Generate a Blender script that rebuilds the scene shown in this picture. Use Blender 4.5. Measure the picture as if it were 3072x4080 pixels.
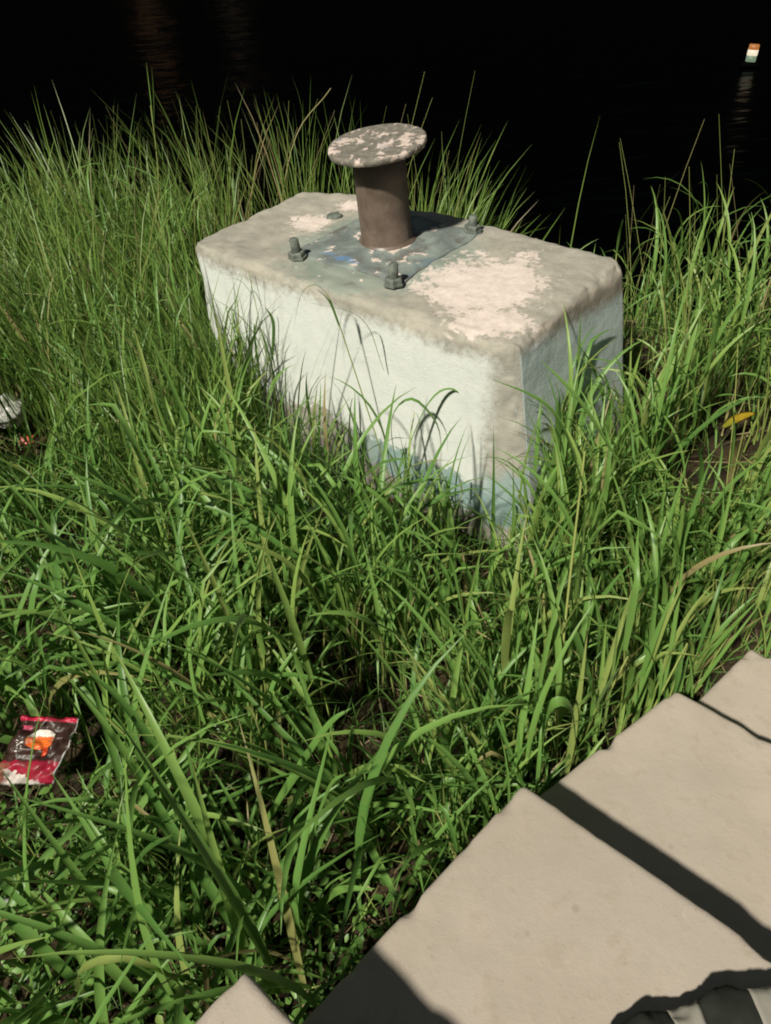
import bpy, bmesh, math, random
import numpy as np
from mathutils import Vector, Matrix, noise

# ------------------------------------------------------------------ camera, world, sun, exposure
SC = bpy.context.scene
for o in list(bpy.data.objects):
    bpy.data.objects.remove(o)
COL = SC.collection
R = math.radians
CAM_Z, PITCH, ROLL = 1.82, R(42), R(5)
FPX, CXP, CYP = 3069.0, 1536.0, 2040.0           # focal length and centre in the photo's pixels
_r = np.array([1.0, 0, 0]); _d = np.array([0, -math.sin(PITCH), -math.cos(PITCH)])
FWD = np.array([0, math.cos(PITCH), -math.sin(PITCH)])
IX = math.cos(ROLL) * _r + math.sin(ROLL) * _d
IY = -math.sin(ROLL) * _r + math.cos(ROLL) * _d
cam = bpy.data.cameras.new('camera')
cam.sensor_fit = 'VERTICAL'; cam.sensor_height = 36.0; cam.lens = 36.0 * FPX / 4080.0
cam.clip_start = 0.02; cam.clip_end = 3000
camo = bpy.data.objects.new('camera', cam); COL.objects.link(camo)
m = Matrix.Identity(4)
for i in range(3):
    m[i][0] = IX[i]; m[i][1] = -IY[i]; m[i][2] = -FWD[i]
m[2][3] = CAM_Z
camo.matrix_world = m
SC.camera = camo

SUN_AZ, SUN_EL = R(52), R(49)                     # the way the light travels, and its height
W = bpy.data.worlds.new('World'); SC.world = W; W.use_nodes = True
nt = W.node_tree
bg = nt.nodes['Background']
bg.inputs[0].default_value = (0.62, 0.72, 0.80, 1)   # dim even night glow
bg.inputs[1].default_value = 0.085
sun = bpy.data.lights.new('sun', 'SUN'); sun.energy = 4.2; sun.angle = R(3.2)
sun.color = (1.0, 0.94, 0.82)
suno = bpy.data.objects.new('sun', sun); COL.objects.link(suno)
ldir = Vector((math.cos(SUN_AZ) * math.cos(SUN_EL), math.sin(SUN_AZ) * math.cos(SUN_EL), -math.sin(SUN_EL)))
suno.rotation_euler = ldir.to_track_quat('-Z', 'Y').to_euler()
suno.location = (-4, -3.5, 6)
SC.render.engine = 'CYCLES'
SC.cycles.use_denoising = True
SC.cycles.filter_width = 1.9
SC.cycles.max_bounces = 6; SC.cycles.transparent_max_bounces = 8
SC.view_settings.view_transform = 'Standard'
SC.view_settings.look = 'None'
SC.view_settings.exposure = 0.53
SC.view_settings.gamma = 1.0
SC.view_settings.use_curve_mapping = False

random.seed(7); rng = np.random.default_rng(11)

# ------------------------------------------------------------------ helpers
def ray(px, py):
    return FWD + IX * (px - CXP) / FPX + IY * (py - CYP) / FPX
def at(px, py, z=0.0):
    v = ray(px, py); t = (z - CAM_Z) / v[2]
    return Vector((v[0] * t, v[1] * t, z))
def aty(px, py, y):
    v = ray(px, py); t = y / v[1]
    return Vector((v[0] * t, y, CAM_Z + v[2] * t))
def tag(o, label=None, cat=None, group=None, kind=None):
    if label: o['label'] = label
    if cat: o['category'] = cat
    if group: o['group'] = group
    if kind: o['kind'] = kind
    return o
def empty(name, loc=(0, 0, 0)):
    o = bpy.data.objects.new(name, None); COL.objects.link(o); o.location = loc
    o.empty_display_size = 0.1
    return o
def link_mesh(name, me, mat, parent=None, loc=None, smooth=True):
    o = bpy.data.objects.new(name, me); COL.objects.link(o)
    if mat: me.materials.append(mat)
    if smooth and len(me.polygons):
        me.polygons.foreach_set('use_smooth', [True] * len(me.polygons))
    if parent:
        o.parent = parent
    if loc is not None: o.location = loc
    return o
def from_bm(name, bm, mat, parent=None, loc=None, smooth=True):
    me = bpy.data.meshes.new(name); bm.normal_update(); bm.to_mesh(me); bm.free()
    return link_mesh(name, me, mat, parent, loc, smooth)
def nz(p, s, seed=0.0):
    return noise.noise(Vector((p[0] * s + seed, p[1] * s - seed * 1.7, p[2] * s + seed * 0.6)))
def fbm(p, s, seed=0.0, octs=4):
    a, r = 0.5, 0.0
    for k in range(octs):
        r += a * nz(p, s, seed + k * 11.3); s *= 2.1; a *= 0.5
    return r

# ---- material helpers
class M:
    def __init__(s, name):
        s.m = bpy.data.materials.new(name); s.m.use_nodes = True
        s.t = s.m.node_tree; s.b = s.t.nodes['Principled BSDF']; s.out = s.t.nodes['Material Output']
    def n(s, typ, **k):
        x = s.t.nodes.new(typ)
        for a, b in k.items(): setattr(x, a, b)
        return x
    def l(s, a, b): s.t.links.new(a, b)
    def val(s, x, sock):
        if hasattr(x, 'is_output') or isinstance(x, bpy.types.NodeSocket): s.l(x, sock)
        else: sock.default_value = x
    def math(s, op, a, b=0.0, clamp=False):
        x = s.n('ShaderNodeMath', operation=op); x.use_clamp = clamp
        s.val(a, x.inputs[0]); s.val(b, x.inputs[1]); return x.outputs[0]
    def coords(s, kind='Object'):
        return s.n('ShaderNodeTexCoord').outputs[kind]
    def noise(s, scale, detail=5, rough=0.55, vec=None, dist=0.0):
        x = s.n('ShaderNodeTexNoise'); x.inputs['Scale'].default_value = scale
        x.inputs['Detail'].default_value = detail; x.inputs['Roughness'].default_value = rough
        x.inputs['Distortion'].default_value = dist
        if vec is not None: s.l(vec, x.inputs['Vector'])
        return x.outputs['Fac']
    def ramp(s, fac, lo, hi, a=0.0, b=1.0):
        x = s.n('ShaderNodeMapRange'); x.interpolation_type = 'SMOOTHSTEP'
        s.l(fac, x.inputs[0]); x.inputs[1].default_value = lo; x.inputs[2].default_value = hi
        x.inputs[3].default_value = a; x.inputs[4].default_value = b
        return x.outputs[0]
    def mix(s, fac, a, b):
        x = s.n('ShaderNodeMix', data_type='RGBA')
        s.val(fac, x.inputs[0])
        for v, i in ((a, 6), (b, 7)):
            if isinstance(v, tuple): x.inputs[i].default_value = (*v, 1)
            else: s.l(v, x.inputs[i])
        return x.outputs[2]
    def sep(s, vec):
        x = s.n('ShaderNodeSeparateXYZ'); s.l(vec, x.inputs[0]); return x.outputs
    def base(s, c):
        if isinstance(c, tuple): s.b.inputs['Base Color'].default_value = (*c, 1)
        else: s.l(c, s.b.inputs['Base Color'])
    def rough(s, r): s.val(r, s.b.inputs['Roughness'])
    def bump(s, h, strength=0.3, dist=0.01):
        x = s.n('ShaderNodeBump'); x.inputs['Strength'].default_value = strength
        x.inputs['Distance'].default_value = dist
        s.l(h, x.inputs['Height']); s.l(x.outputs[0], s.b.inputs['Normal'])
def simple(name, col, rough=0.6, spec=0.5, var=0.0, scale=30, metal=0.0):
    k = M(name); k.rough(rough); k.b.inputs['Specular IOR Level'].default_value = spec
    k.b.inputs['Metallic'].default_value = metal
    if var:
        f = k.noise(scale, vec=k.coords())
        k.base(k.mix(k.ramp(f, 0.3, 0.7), tuple(c * (1 - var) for c in col), tuple(min(1, c * (1 + var)) for c in col)))
    else: k.base(col)
    return k.m

def rounded_box(hx, hy, hz, r, cuts, warp=None, ew=0.06):
    """A worn block: corners rounded by r, then moved by warp(co, edge) with edge 0..1 rising towards the edges."""
    bm = bmesh.new(); bmesh.ops.create_cube(bm, size=2.0)
    bmesh.ops.subdivide_edges(bm, edges=bm.edges[:], cuts=cuts, use_grid_fill=True)
    h = (hx, hy, hz)
    for v in bm.verts:
        p = []
        for k in range(3):
            c = v.co[k]                               # denser towards the edges
            c = math.copysign(1 - (1 - abs(c)) ** 1.25, c) if abs(c) < 1 else c
            p.append(c * h[k])
        inner = [max(-(h[k] - r), min(h[k] - r, p[k])) for k in range(3)]
        d = Vector([p[k] - inner[k] for k in range(3)])
        if d.length > 1e-9:
            q = Vector(inner) + d.normalized() * min(r, d.length * 1.0 if d.length < r else r)
        else: q = Vector(p)
        near = sorted(h[k] - abs(q[k]) for k in range(3))
        edge = max(0.0, 1 - near[1] / ew)
        v.co = warp(q, edge) if warp else q
    return bm

# ------------------------------------------------------------------ materials of the setting
def mat_soil():
    k = M('soil'); co = k.coords()
    a = k.noise(9, 8, 0.65, co); b = k.noise(70, 4, 0.6, co)
    c = k.mix(k.ramp(a, 0.35, 0.65), (0.016, 0.012, 0.007), (0.050, 0.035, 0.019))
    c = k.mix(k.ramp(b, 0.58, 0.68), c, (0.085, 0.065, 0.036))
    k.base(c); k.rough(0.95); k.b.inputs['Specular IOR Level'].default_value = 0.15
    k.bump(k.math('ADD', a, k.math('MULTIPLY', b, 0.4)), 0.8, 0.02)
    return k.m
def mat_water():
    k = M('river_water'); co = k.coords()
    k.base((0.0002, 0.0003, 0.0003)); k.rough(0.24); k.b.inputs['IOR'].default_value = 1.08
    mp = k.n('ShaderNodeMapping'); mp.inputs['Scale'].default_value = (1.0, 2.6, 1.0); k.l(co, mp.inputs[0])
    a = k.noise(1.3, 2, 0.45, mp.outputs[0]); b = k.noise(5, 1, 0.4, mp.outputs[0])
    k.bump(k.math('ADD', a, k.math('MULTIPLY', b, 0.10)), 1.0, 0.05)
    return k.m
def mat_stone():
    k = M('sandstone'); co = k.n('ShaderNodeNewGeometry').outputs['Position']
    a = k.noise(3.2, 6, 0.6, co); b = k.noise(26, 5, 0.6, co); f = k.noise(240, 3, 0.6, co)
    c = k.mix(k.ramp(a, 0.3, 0.72), (0.335, 0.294, 0.246), (0.402, 0.348, 0.290))
    c = k.mix(k.math('MULTIPLY', k.ramp(b, 0.52, 0.70), 0.45), c, (0.29, 0.245, 0.19))
    pale = k.noise(15, 5, 0.6, co)
    c = k.mix(k.math('MULTIPLY', k.ramp(pale, 0.66, 0.78), 0.5), c, (0.52, 0.45, 0.37))
    v = k.n('ShaderNodeTexVoronoi'); v.inputs['Scale'].default_value = 13; k.l(co, v.inputs['Vector'])
    spot = k.ramp(v.outputs['Distance'], 0.06, 0.12, 1, 0)
    keep = k.ramp(k.noise(2.3, 2, 0.5, co), 0.52, 0.60)
    c = k.mix(k.math('MULTIPLY', k.math('MULTIPLY', spot, keep), 0.5), c, (0.20, 0.175, 0.145))
    c = k.mix(k.math('MULTIPLY', k.ramp(f, 0.3, 0.7), 0.10), c, (0.26, 0.22, 0.17))
    st = k.noise(1.7, 5, 0.6, co)
    c = k.mix(k.math('MULTIPLY', k.ramp(st, 0.48, 0.64), 0.42), c, (0.27, 0.232, 0.185))
    pv = k.n('ShaderNodeTexVoronoi'); pv.inputs['Scale'].default_value = 95; k.l(co, pv.inputs['Vector'])
    pore = k.math('MULTIPLY', k.ramp(pv.outputs['Distance'], 0.10, 0.22, 1, 0), k.ramp(b, 0.50, 0.58))
    c = k.mix(k.math('MULTIPLY', pore, 0.18), c, (0.16, 0.135, 0.105))
    f = k.math('SUBTRACT', f, k.math('MULTIPLY', pore, 0.5))
    k.base(c); k.rough(0.85); k.b.inputs['Specular IOR Level'].default_value = 0.25
    k.bump(k.math('ADD', k.math('ADD', a, k.math('MULTIPLY', b, 0.35)), k.math('MULTIPLY', f, 0.10)), 0.5, 0.008)
    return k.m
SOIL, WATER, STONE = mat_soil(), mat_water(), mat_stone()

# ------------------------------------------------------------------ ground and water
def ground_z(x, y):
    d = y - (3.75 - 0.45 * x)
    z = 0.02 * math.sin(x * 2.3 + 0.7) * math.cos(y * 1.9)
    if d > 0: z -= min(1.6, 0.45 * d + 0.25 * d * d)
    return z
def ground_arr(x, y):
    d = np.maximum(y - (3.75 - 0.45 * x), 0)
    return 0.02 * np.sin(x * 2.3 + 0.7) * np.cos(y * 1.9) - np.minimum(1.6, 0.45 * d + 0.25 * d * d)
bm = bmesh.new()
xs = [-60, -30, -15, -8, -5] + [-3.5 + 0.07 * i for i in range(101)] + [5, 8, 15, 30, 60]
ys = [-60, -30, -12, -6, -3, -1.5, -0.7] + [-0.2 + 0.07 * i for i in range(90)] + [7, 9, 14, 40]
grid = [[bm.verts.new((x, y, ground_z(x, y) + (0.03 * fbm((x, y, 0), 3.0) if -3.6 < x < 3.6 else 0))) for x in xs] for y in ys]
for j in range(len(ys) - 1):
    for i in range(len(xs) - 1):
        bm.faces.new((grid[j][i], grid[j][i + 1], grid[j + 1][i + 1], grid[j + 1][i]))
tag(from_bm('ground', bm, SOIL), 'dark brown river bank soil under the grass', None, None, 'structure')
bm = bmesh.new()
vs = [bm.verts.new(p) for p in ((-900, -1, -0.35), (900, -1, -0.35), (900, 1500, -0.35), (-900, 1500, -0.35))]
bm.faces.new(vs)
tag(from_bm('water', bm, WATER), 'black night river beyond the bank', None, None, 'structure')

# ------------------------------------------------------------------ stone steps going down to the river
U = Vector((0.72, -0.694, 0)).normalized(); V = Vector((0.694, 0.72, 0)).normalized()
def step(u0a, u0b, u1, v0, v1, ztop, zbot, seed, label, chip=0.022):
    hx, hy, hz = (u1 - u0a) / 2, (v1 - v0) / 2, (ztop - zbot) / 2
    def warp(q, e):
        t = (q.y + hy) / (2 * hy)
        left = max(0.0, min(1.0, (hx - q.x) / (2 * hx)))
        x = q.x + (u0b - u0a) * t * left
        p = (q.x * 1.0 + seed, q.y, q.z)
        bite = chip * e * max(0.0, nz(p, 15, seed + 2) - 0.30)      # chips knocked out of the arris
        sx = -1 if q.x < 0 else 1; sy = -1 if q.y < 0 else 1
        return Vector((x + 0.0035 * fbm(p, 3.5, seed) + 0.0025 * nz(p, 30, seed) * e - sx * bite * 1.2,
                       q.y + 0.003 * fbm(p, 5, seed + 5) + 0.0025 * nz(p, 34, seed + 3) * e - sy * bite,
                       q.z + 0.0035 * fbm(p, 4, seed + 9) - bite * 0.5))
    bm = rounded_box(hx, hy, hz, 0.013, 78, warp, 0.035)
    o = from_bm('stone_step', bm, STONE)
    c = U * ((u0a + u1) / 2) + V * ((v0 + v1) / 2)
    o.matrix_world = Matrix(((U.x, V.x, 0, c.x), (U.y, V.y, 0, c.y), (0, 0, 1, (ztop + zbot) / 2), (0, 0, 0, 1)))
    return tag(o, label, 'step', 'stone steps down the bank')
step(-0.475, -0.452, 0.95, -0.75, 0.103, 0.64, -0.15, 3.1, 'beige stone step nearest the camera, only its chipped corner showing at the bottom edge')
step(-0.415, -0.357, 0.95, 0.02, 0.686, 0.42, -0.2, 8.4, 'widest beige stone step in the bottom right with striped dark cloth on it')
step(-0.400, -0.250, 0.95, 0.58, 1.178, 0.27, -0.25, 14.9, 'beige stone step crossed by a long dark shadow strip, one below the widest')
step(-0.240, -0.172, 0.95, 1.08, 1.495, 0.165, -0.3, 21.3, 'farthest beige stone step at the right edge with a thin crack of shadow')

# ------------------------------------------------------------------ concrete mooring block
BX = Vector((0.734, -0.679, 0)); BY = Vector((0.679, 0.734, 0))
BC = Vector((0.108, 2.552, 0.0)); TOP = 0.72; BHX, BHY = 0.690, 0.352
def mat_block():
    k = M('painted_concrete'); co = k.coords(); X, Y, Z = k.sep(co)
    geo = k.n('ShaderNodeNewGeometry')
    n1 = k.noise(4.2, 6, 0.62, co); n2 = k.noise(13, 6, 0.65, co); n3 = k.noise(46, 5, 0.65, co); n4 = k.noise(170, 3, 0.6, co)
    conc = k.mix(k.ramp(n2, 0.3, 0.7), (0.255, 0.243, 0.205), (0.345, 0.325, 0.272))
    conc = k.mix(k.math('MULTIPLY', k.ramp(n3, 0.5, 0.7), 0.35), conc, (0.20, 0.19, 0.15))
    def blob(cx, cy, rx, ry):
        dx = k.math('MULTIPLY', k.math('SUBTRACT', X, cx), 1 / rx); dy = k.math('MULTIPLY', k.math('SUBTRACT', Y, cy), 1 / ry)
        return k.math('SQRT', k.math('ADD', k.math('MULTIPLY', dx, dx), k.math('MULTIPLY', dy, dy)))
    wob = k.math('MULTIPLY', k.math('SUBTRACT', k.math('ADD', k.math('MULTIPLY', n2, 0.6), k.math('MULTIPLY', n3, 0.5)), 0.55), 3.4)
    # green-grey paint round the bollard
    g = k.ramp(k.math('ADD', blob(-0.02, -0.03, 0.36, 0.34), k.math('MULTIPLY', wob, 0.35)), 0.75, 1.1, 1, 0)
    green = k.mix(k.ramp(n1, 0.35, 0.65), (0.17, 0.21, 0.175), (0.24, 0.285, 0.24))
    top = k.mix(k.math('MULTIPLY', g, 0.85), conc, green)
    # flaking pinkish white paint, right part of the top and a smaller patch on the left
    b1 = k.math('MINIMUM', blob(0.40, -0.06, 0.22, 0.24), blob(0.54, -0.24, 0.13, 0.12))
    b2 = k.math('MINIMUM', blob(-0.42, 0.02, 0.10, 0.13), blob(-0.36, 0.24, 0.13, 0.07))
    bb = k.math('MINIMUM', b1, k.math('ADD', b2, 0.12))
    flake = k.math('MULTIPLY', k.ramp(k.math('ADD', bb, wob), 0.66, 1.0, 1, 0), 0.92)
    pink = k.mix(k.ramp(n3, 0.3, 0.7), (0.55, 0.475, 0.425), (0.67, 0.58, 0.525))
    rust = k.math('MULTIPLY', k.ramp(k.noise(10, 5, 0.65, co), 0.56, 0.68), k.ramp(blob(-0.02, -0.02, 0.45, 0.36), 0.6, 1.1, 1, 0))
    top = k.mix(k.math('MULTIPLY', rust, 0.55), top, (0.115, 0.10, 0.085))
    top = k.mix(flake, top, pink)
    sp = k.n('ShaderNodeTexVoronoi'); sp.inputs['Scale'].default_value = 17; k.l(co, sp.inputs['Vector'])
    near = k.ramp(blob(-0.05, -0.05, 0.33, 0.33), 0.6, 1.0, 1, 0)
    spk = k.math('MULTIPLY', k.ramp(k.math('ADD', sp.outputs['Distance'], k.math('MULTIPLY', n3, 0.16)), 0.17, 0.20, 1, 0), near)
    top = k.mix(spk, top, (0.60, 0.53, 0.46))
    blue = k.ramp(k.math('ADD', blob(-0.13, -0.16, 0.075, 0.022), k.math('MULTIPLY', wob, 0.3)), 0.8, 1.1, 1, 0)
    top = k.mix(k.math('MULTIPLY', blue, 0.85), top, (0.10, 0.20, 0.36))
    # front face: off-white paint, worn along the top edge and near the corner, bare below a waving line
    wz = k.math('MULTIPLY', k.math('SUBTRACT', n1, 0.5), 0.28)
    wfine = k.math('MULTIPLY', k.math('SUBTRACT', n3, 0.5), 0.09)
    zz = k.math('ADD', k.math('ADD', Z, wz), wfine)
    white = k.mix(k.ramp(n2, 0.25, 0.75), (0.555, 0.585, 0.555), (0.61, 0.635, 0.60))
    mp = k.n('ShaderNodeMapping'); mp.inputs['Scale'].default_value = (1, 1, 0.10); k.l(co, mp.inputs[0])
    drip = k.noise(22, 4, 0.6, mp.outputs[0])
    white = k.mix(k.math('MULTIPLY', k.ramp(drip, 0.52, 0.75), 0.35), white, (0.40, 0.39, 0.32))
    speck = k.ramp(n4, 0.66, 0.72)
    white = k.mix(k.math('MULTIPLY', speck, 0.35), white, (0.30, 0.29, 0.24))
    topfade = k.ramp(k.math('ADD', k.math('ADD', Z, wfine), k.math('MULTIPLY', wz, 0.35)), TOP - 0.085, TOP - 0.02)
    cornfade = k.ramp(k.math('ADD', X, k.math('ADD', k.math('MULTIPLY', wz, 0.5), wfine)), BHX - 0.11, BHX - 0.02)
    wmask = k.math('MULTIPLY', k.ramp(k.math('SUBTRACT', zz, k.math('MULTIPLY', X, -0.03)), 0.225, 0.245), k.math('MULTIPLY', k.math('SUBTRACT', 1.0, topfade), k.math('SUBTRACT', 1.0, k.math('MULTIPLY', cornfade, 0.9))))
    teal = k.math('MULTIPLY', k.math('MULTIPLY', k.ramp(zz, 0.07, 0.12), k.ramp(zz, 0.26, 0.32, 1, 0)), k.ramp(k.math('ADD', X, wz), -0.05, 0.25))
    front = k.mix(k.math('MULTIPLY', teal, 0.8), conc, (0.20, 0.32, 0.31))
    front = k.mix(wmask, front, white)
    # right face: blue-grey wash with a bare top band and a brown far edge
    rb = k.math('ADD', k.math('ADD', Z, k.math('MULTIPLY', wfine, 0.7)), k.math('MULTIPLY', Y, 0.12))
    rmask = k.math('MULTIPLY', k.ramp(rb, TOP - 0.10, TOP - 0.04, 1, 0), k.ramp(k.math('ADD', Y, wfine), BHY - 0.055, BHY - 0.02, 1, 0))
    rmask = k.math('MULTIPLY', rmask, k.ramp(zz, 0.10, 0.30))
    bgrey = k.mix(k.ramp(n1, 0.35, 0.68), (0.50, 0.58, 0.59), (0.64, 0.72, 0.72))
    right = k.mix(k.math('MULTIPLY', rmask, 0.92), k.mix(0.5, conc, (0.33, 0.27, 0.22)), bgrey)
    # choose by the face (object-space normal)
    tn = k.n('ShaderNodeVectorTransform', vector_type='NORMAL', convert_from='WORLD', convert_to='OBJECT'); k.l(geo.outputs['True Normal'], tn.inputs[0])
    NX, NY, NZ = k.sep(tn.outputs[0])
    side = k.mix(k.ramp(k.math('ADD', k.math('SUBTRACT', NX, k.math('MULTIPLY', NY, -1.0)), wfine), 0.05, 0.75), front, right)
    col = k.mix(k.ramp(k.math('ADD', NZ, wfine), 0.55, 0.78), side, top)
    k.base(col); k.rough(0.82); k.b.inputs['Specular IOR Level'].default_value = 0.25
    hgt = k.math('ADD', k.math('ADD', k.math('MULTIPLY', n2, 0.18), k.math('MULTIPLY', n3, 0.30)), k.math('MULTIPLY', n4, 0.22))
    k.bump(hgt, 0.45, 0.012)
    return k.m
def block_warp(q, e):
    p = (q.x, q.y, q.z)
    zt = q.z                                          # 0 centre
    h = (TOP + 0.25) / 2
    depth = (h - zt)                                  # below the top
    bx = 0.15 * depth if q.x > 0 else 0.03 * depth
    by = 0.03 * depth
    x = q.x + (bx if q.x > 0 else -bx) * min(1, abs(q.x) / BHX)
    y = q.y + (by if q.y > 0 else -by) * min(1, abs(q.y) / BHY)
    c = Vector((x, y, zt))
    wear = e * (0.003 + 0.030 * max(0.0, fbm(p, 7, 2.0)))
    inward = Vector((-q.x / BHX if abs(q.x) > BHX - .06 else 0, -q.y / BHY if abs(q.y) > BHY - .06 else 0, -1 if zt > h - .06 else 0))
    if inward.length > 1.01: inward.normalize()
    c += inward * wear
    c += Vector((fbm(p, 3, 4.0), fbm(p, 3, 7.0), 0)) * 0.006
    c += inward * e * 0.024 * max(0, nz(p, 19, 6.0) - 0.2) + Vector((nz(p, 40, 1), nz(p, 40, 2), nz(p, 40, 3))) * 0.0035 * e
    kc = abs(q.x) / BHX + abs(q.y) / BHY
    lim = 2 - 0.05 / BHY
    if kc > lim:
        s = (kc - lim) * 0.16
        c += Vector((-math.copysign(s * 0.8, q.x), -math.copysign(s, q.y), -s * 0.3 if zt > h - 0.1 else 0))
    if zt > h - 0.2:
        c.z += 0.012 * fbm(p, 5, 9.0) * 1.0 + 0.004 * nz(p, 22, 1.0)
        # broken back corner and far left corner
        k = (-q.x / BHX) + (q.y / BHY)
        if k > 1.62: 
            s = (k - 1.62) * 0.17
            c += Vector((s * 0.55, -s, -s * 0.25))
    return c
hz = (TOP + 0.25) / 2
bm = rounded_box(BHX, BHY, hz, 0.022, 110, block_warp, 0.045)
for v in bm.verts: v.co.z += TOP - hz
blk = from_bm('concrete_block', bm, mat_block())
BM = Matrix(((BX.x, BY.x, 0, BC.x), (BX.y, BY.y, 0, BC.y), (0, 0, 1, 0), (0, 0, 0, 1)))
blk.matrix_world = BM
tag(blk, 'large worn concrete block with flaking white paint standing in the grass', 'block')
BMI = np.array(BM.inverted())

# ------------------------------------------------------------------ mooring bollard
def mat_cap():
    k = M('flaking_cap_paint'); co = k.coords()
    a = k.noise(17, 7, 0.68, co, 0.4); b = k.noise(60, 4, 0.6, co)
    c = k.mix(k.ramp(b, 0.35, 0.65), (0.115, 0.105, 0.085), (0.19, 0.175, 0.145))
    f = k.ramp(k.math('ADD', a, k.math('MULTIPLY', b, 0.10)), 0.575, 0.61)
    c = k.mix(f, c, k.mix(k.ramp(b, 0.3, 0.7), (0.40, 0.33, 0.28), (0.56, 0.47, 0.42)))
    u = k.noise(8, 3, 0.5, co)
    c = k.mix(k.math('MULTIPLY', k.ramp(u, 0.64, 0.70), 0.6), c, (0.22, 0.29, 0.37))
    k.base(c); k.rough(0.75); k.bump(k.math('ADD', f, b), 0.5, 0.004); return k.m
def mat_pipe():
    k = M('brown_painted_iron'); co = k.coords(); X, Y, Z = k.sep(co)
    a = k.noise(14, 5, 0.6, co); b = k.noise(60, 4, 0.6, co)
    c = k.mix(k.ramp(a, 0.3, 0.7), (0.085, 0.062, 0.047), (0.135, 0.098, 0.076))
    c = k.mix(k.math('MULTIPLY', k.ramp(b, 0.55, 0.75), 0.4), c, (0.19, 0.155, 0.125))
    k.base(c); k.rough(k.ramp(a, 0.2, 0.8, 0.36, 0.6)); k.bump(b, 0.25, 0.003); return k.m
def mat_bolt():
    k = M('green_grey_iron'); co = k.coords(); a = k.noise(40, 4, 0.6, co)
    k.base(k.mix(k.ramp(a, 0.3, 0.7), (0.065, 0.078, 0.066), (0.15, 0.17, 0.14))); k.rough(0.7); k.bump(a, 0.5, 0.004); return k.m
CAPM, PIPEM, BOLTM = mat_cap(), mat_pipe(), mat_bolt()
def lathe(prof, seg=48, jitter=0.0, seed=0):
    bm = bmesh.new(); rings = []
    for (r, z) in prof:
        ring = []
        for i in range(seg):
            a = 2 * math.pi * i / seg
            k = 1 + jitter * nz((math.cos(a), math.sin(a), z * 9), 2.5, seed)
            ring.append(bm.verts.new((r * k * math.cos(a), r * k * math.sin(a), z)))
        rings.append(ring)
    for a, b in zip(rings, rings[1:]):
        for i in range(seg):
            bm.faces.new((a[i], a[(i + 1) % seg], b[(i + 1) % seg], b[i]))
    bm.faces.new(rings[-1]); bm.faces.new(list(reversed(rings[0])))
    return bm
PB = Vector((0.088, 2.63, TOP))
bol = empty('mooring_bollard', PB)
tag(bol, 'brown iron mooring bollard with a flaking round cap on the concrete block', 'bollard')
rp = 0.088
bm = lathe([(rp + 0.022, -0.01), (rp + 0.014, 0.006), (rp + 0.004, 0.014), (rp, 0.02), (rp, 0.12), (rp, 0.22), (rp, 0.31)], 56, 0.006, 3)
pipe = from_bm('pipe', bm, PIPEM, bol); pipe.rotation_euler = (R(1.5), R(-2), 0)
rc = 0.160
bm = lathe([(0.02, -0.011), (rc - 0.008, -0.011), (rc - 0.001, -0.008), (rc, 0.006), (rc - 0.003, 0.010), (rc - 0.010, 0.0115), (rc * .8, 0.012), (rc * .5, 0.012), (rc * .2, 0.012)], 96, 0.006, 5)
for v in bm.verts:
    if v.co.xy.length > rc * 0.9:
        kk = 1 + 0.022 * nz((v.co.x, v.co.y, 0), 26, 2) + 0.014 * nz((v.co.x, v.co.y, v.co.z), 70, 4)
        v.co.x *= kk; v.co.y *= kk
cap = from_bm('cap', bm, CAPM, bol, (-0.013, -0.012, 0.322)); cap.rotation_euler = (R(2.0), R(-4.5), 0)
# painted grout pad
def pad_warp(q, e):
    return Vector((q.x + 0.035 * fbm((q.x, q.y, 0), 7, 3), q.y + 0.035 * fbm((q.x, q.y, 0), 7, 8), q.z + 0.004 * fbm((q.x, q.y, 0), 12, 5)))
bm = rounded_box(0.235, 0.235, 0.009, 0.007, 16, pad_warp)
rotb = math.atan2(BX.y, BX.x)
def mat_pad():
    k = M('green_paint_on_plate'); co = k.coords(); n = k.noise(9, 5, 0.6, co); n3 = k.noise(45, 5, 0.6, co)
    c = k.mix(k.ramp(n, 0.35, 0.65), (0.11, 0.13, 0.125), (0.205, 0.245, 0.22))
    c = k.mix(k.math('MULTIPLY', k.ramp(k.noise(11, 5, 0.65, co), 0.50, 0.62), 0.75), c, (0.105, 0.095, 0.085))
    c = k.mix(k.math('MULTIPLY', k.ramp(k.noise(6, 4, 0.6, co), 0.60, 0.68), 0.6), c, (0.11, 0.17, 0.20))
    f = k.ramp(k.math('ADD', k.noise(19, 4, 0.6, co), k.math('MULTIPLY', n3, 0.15)), 0.67, 0.70)
    c = k.mix(f, c, (0.55, 0.47, 0.41))
    X, Y, Z = k.sep(co)
    d = k.math('ADD', k.math('POWER', k.math('MULTIPLY', k.math('ADD', X, 0.05), 9), 2.0), k.math('POWER', k.math('MULTIPLY', k.math('ADD', Y, 0.185), 38), 2.0))
    c = k.mix(k.ramp(k.math('ADD', d, k.math('MULTIPLY', k.math('SUBTRACT', n3, 0.3), 3.5)), 0.5, 1.4, 0.8, 0), c, (0.09, 0.20, 0.38))
    k.base(c); k.rough(0.8); k.bump(k.math('ADD', n, n3), 0.4, 0.006); return k.m
pad = from_bm('base_plate', bm, mat_pad(), bol, (0, -0.02, -0.002)); pad.rotation_euler = (0, 0, rotb)
def bolt(wx, wy, h, tilt):
    e = from_bm('anchor_bolt', lathe([(0.0165, -0.01), (0.016, h * .5), (0.0155, h - .004), (0.011, h)], 14, 0.05, wx * 9), BOLTM, bol, (wx - PB.x, wy - PB.y, 0.008))
    e.rotation_euler = tilt
    nut = from_bm('nut', lathe([(0.034, -0.004), (0.034, 0.003), (0.030, 0.0045), (0.029, 0.017), (0.024, 0.021)], 6, 0.16, wx * 5 + 2), BOLTM, e, None, False)
    return e
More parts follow.
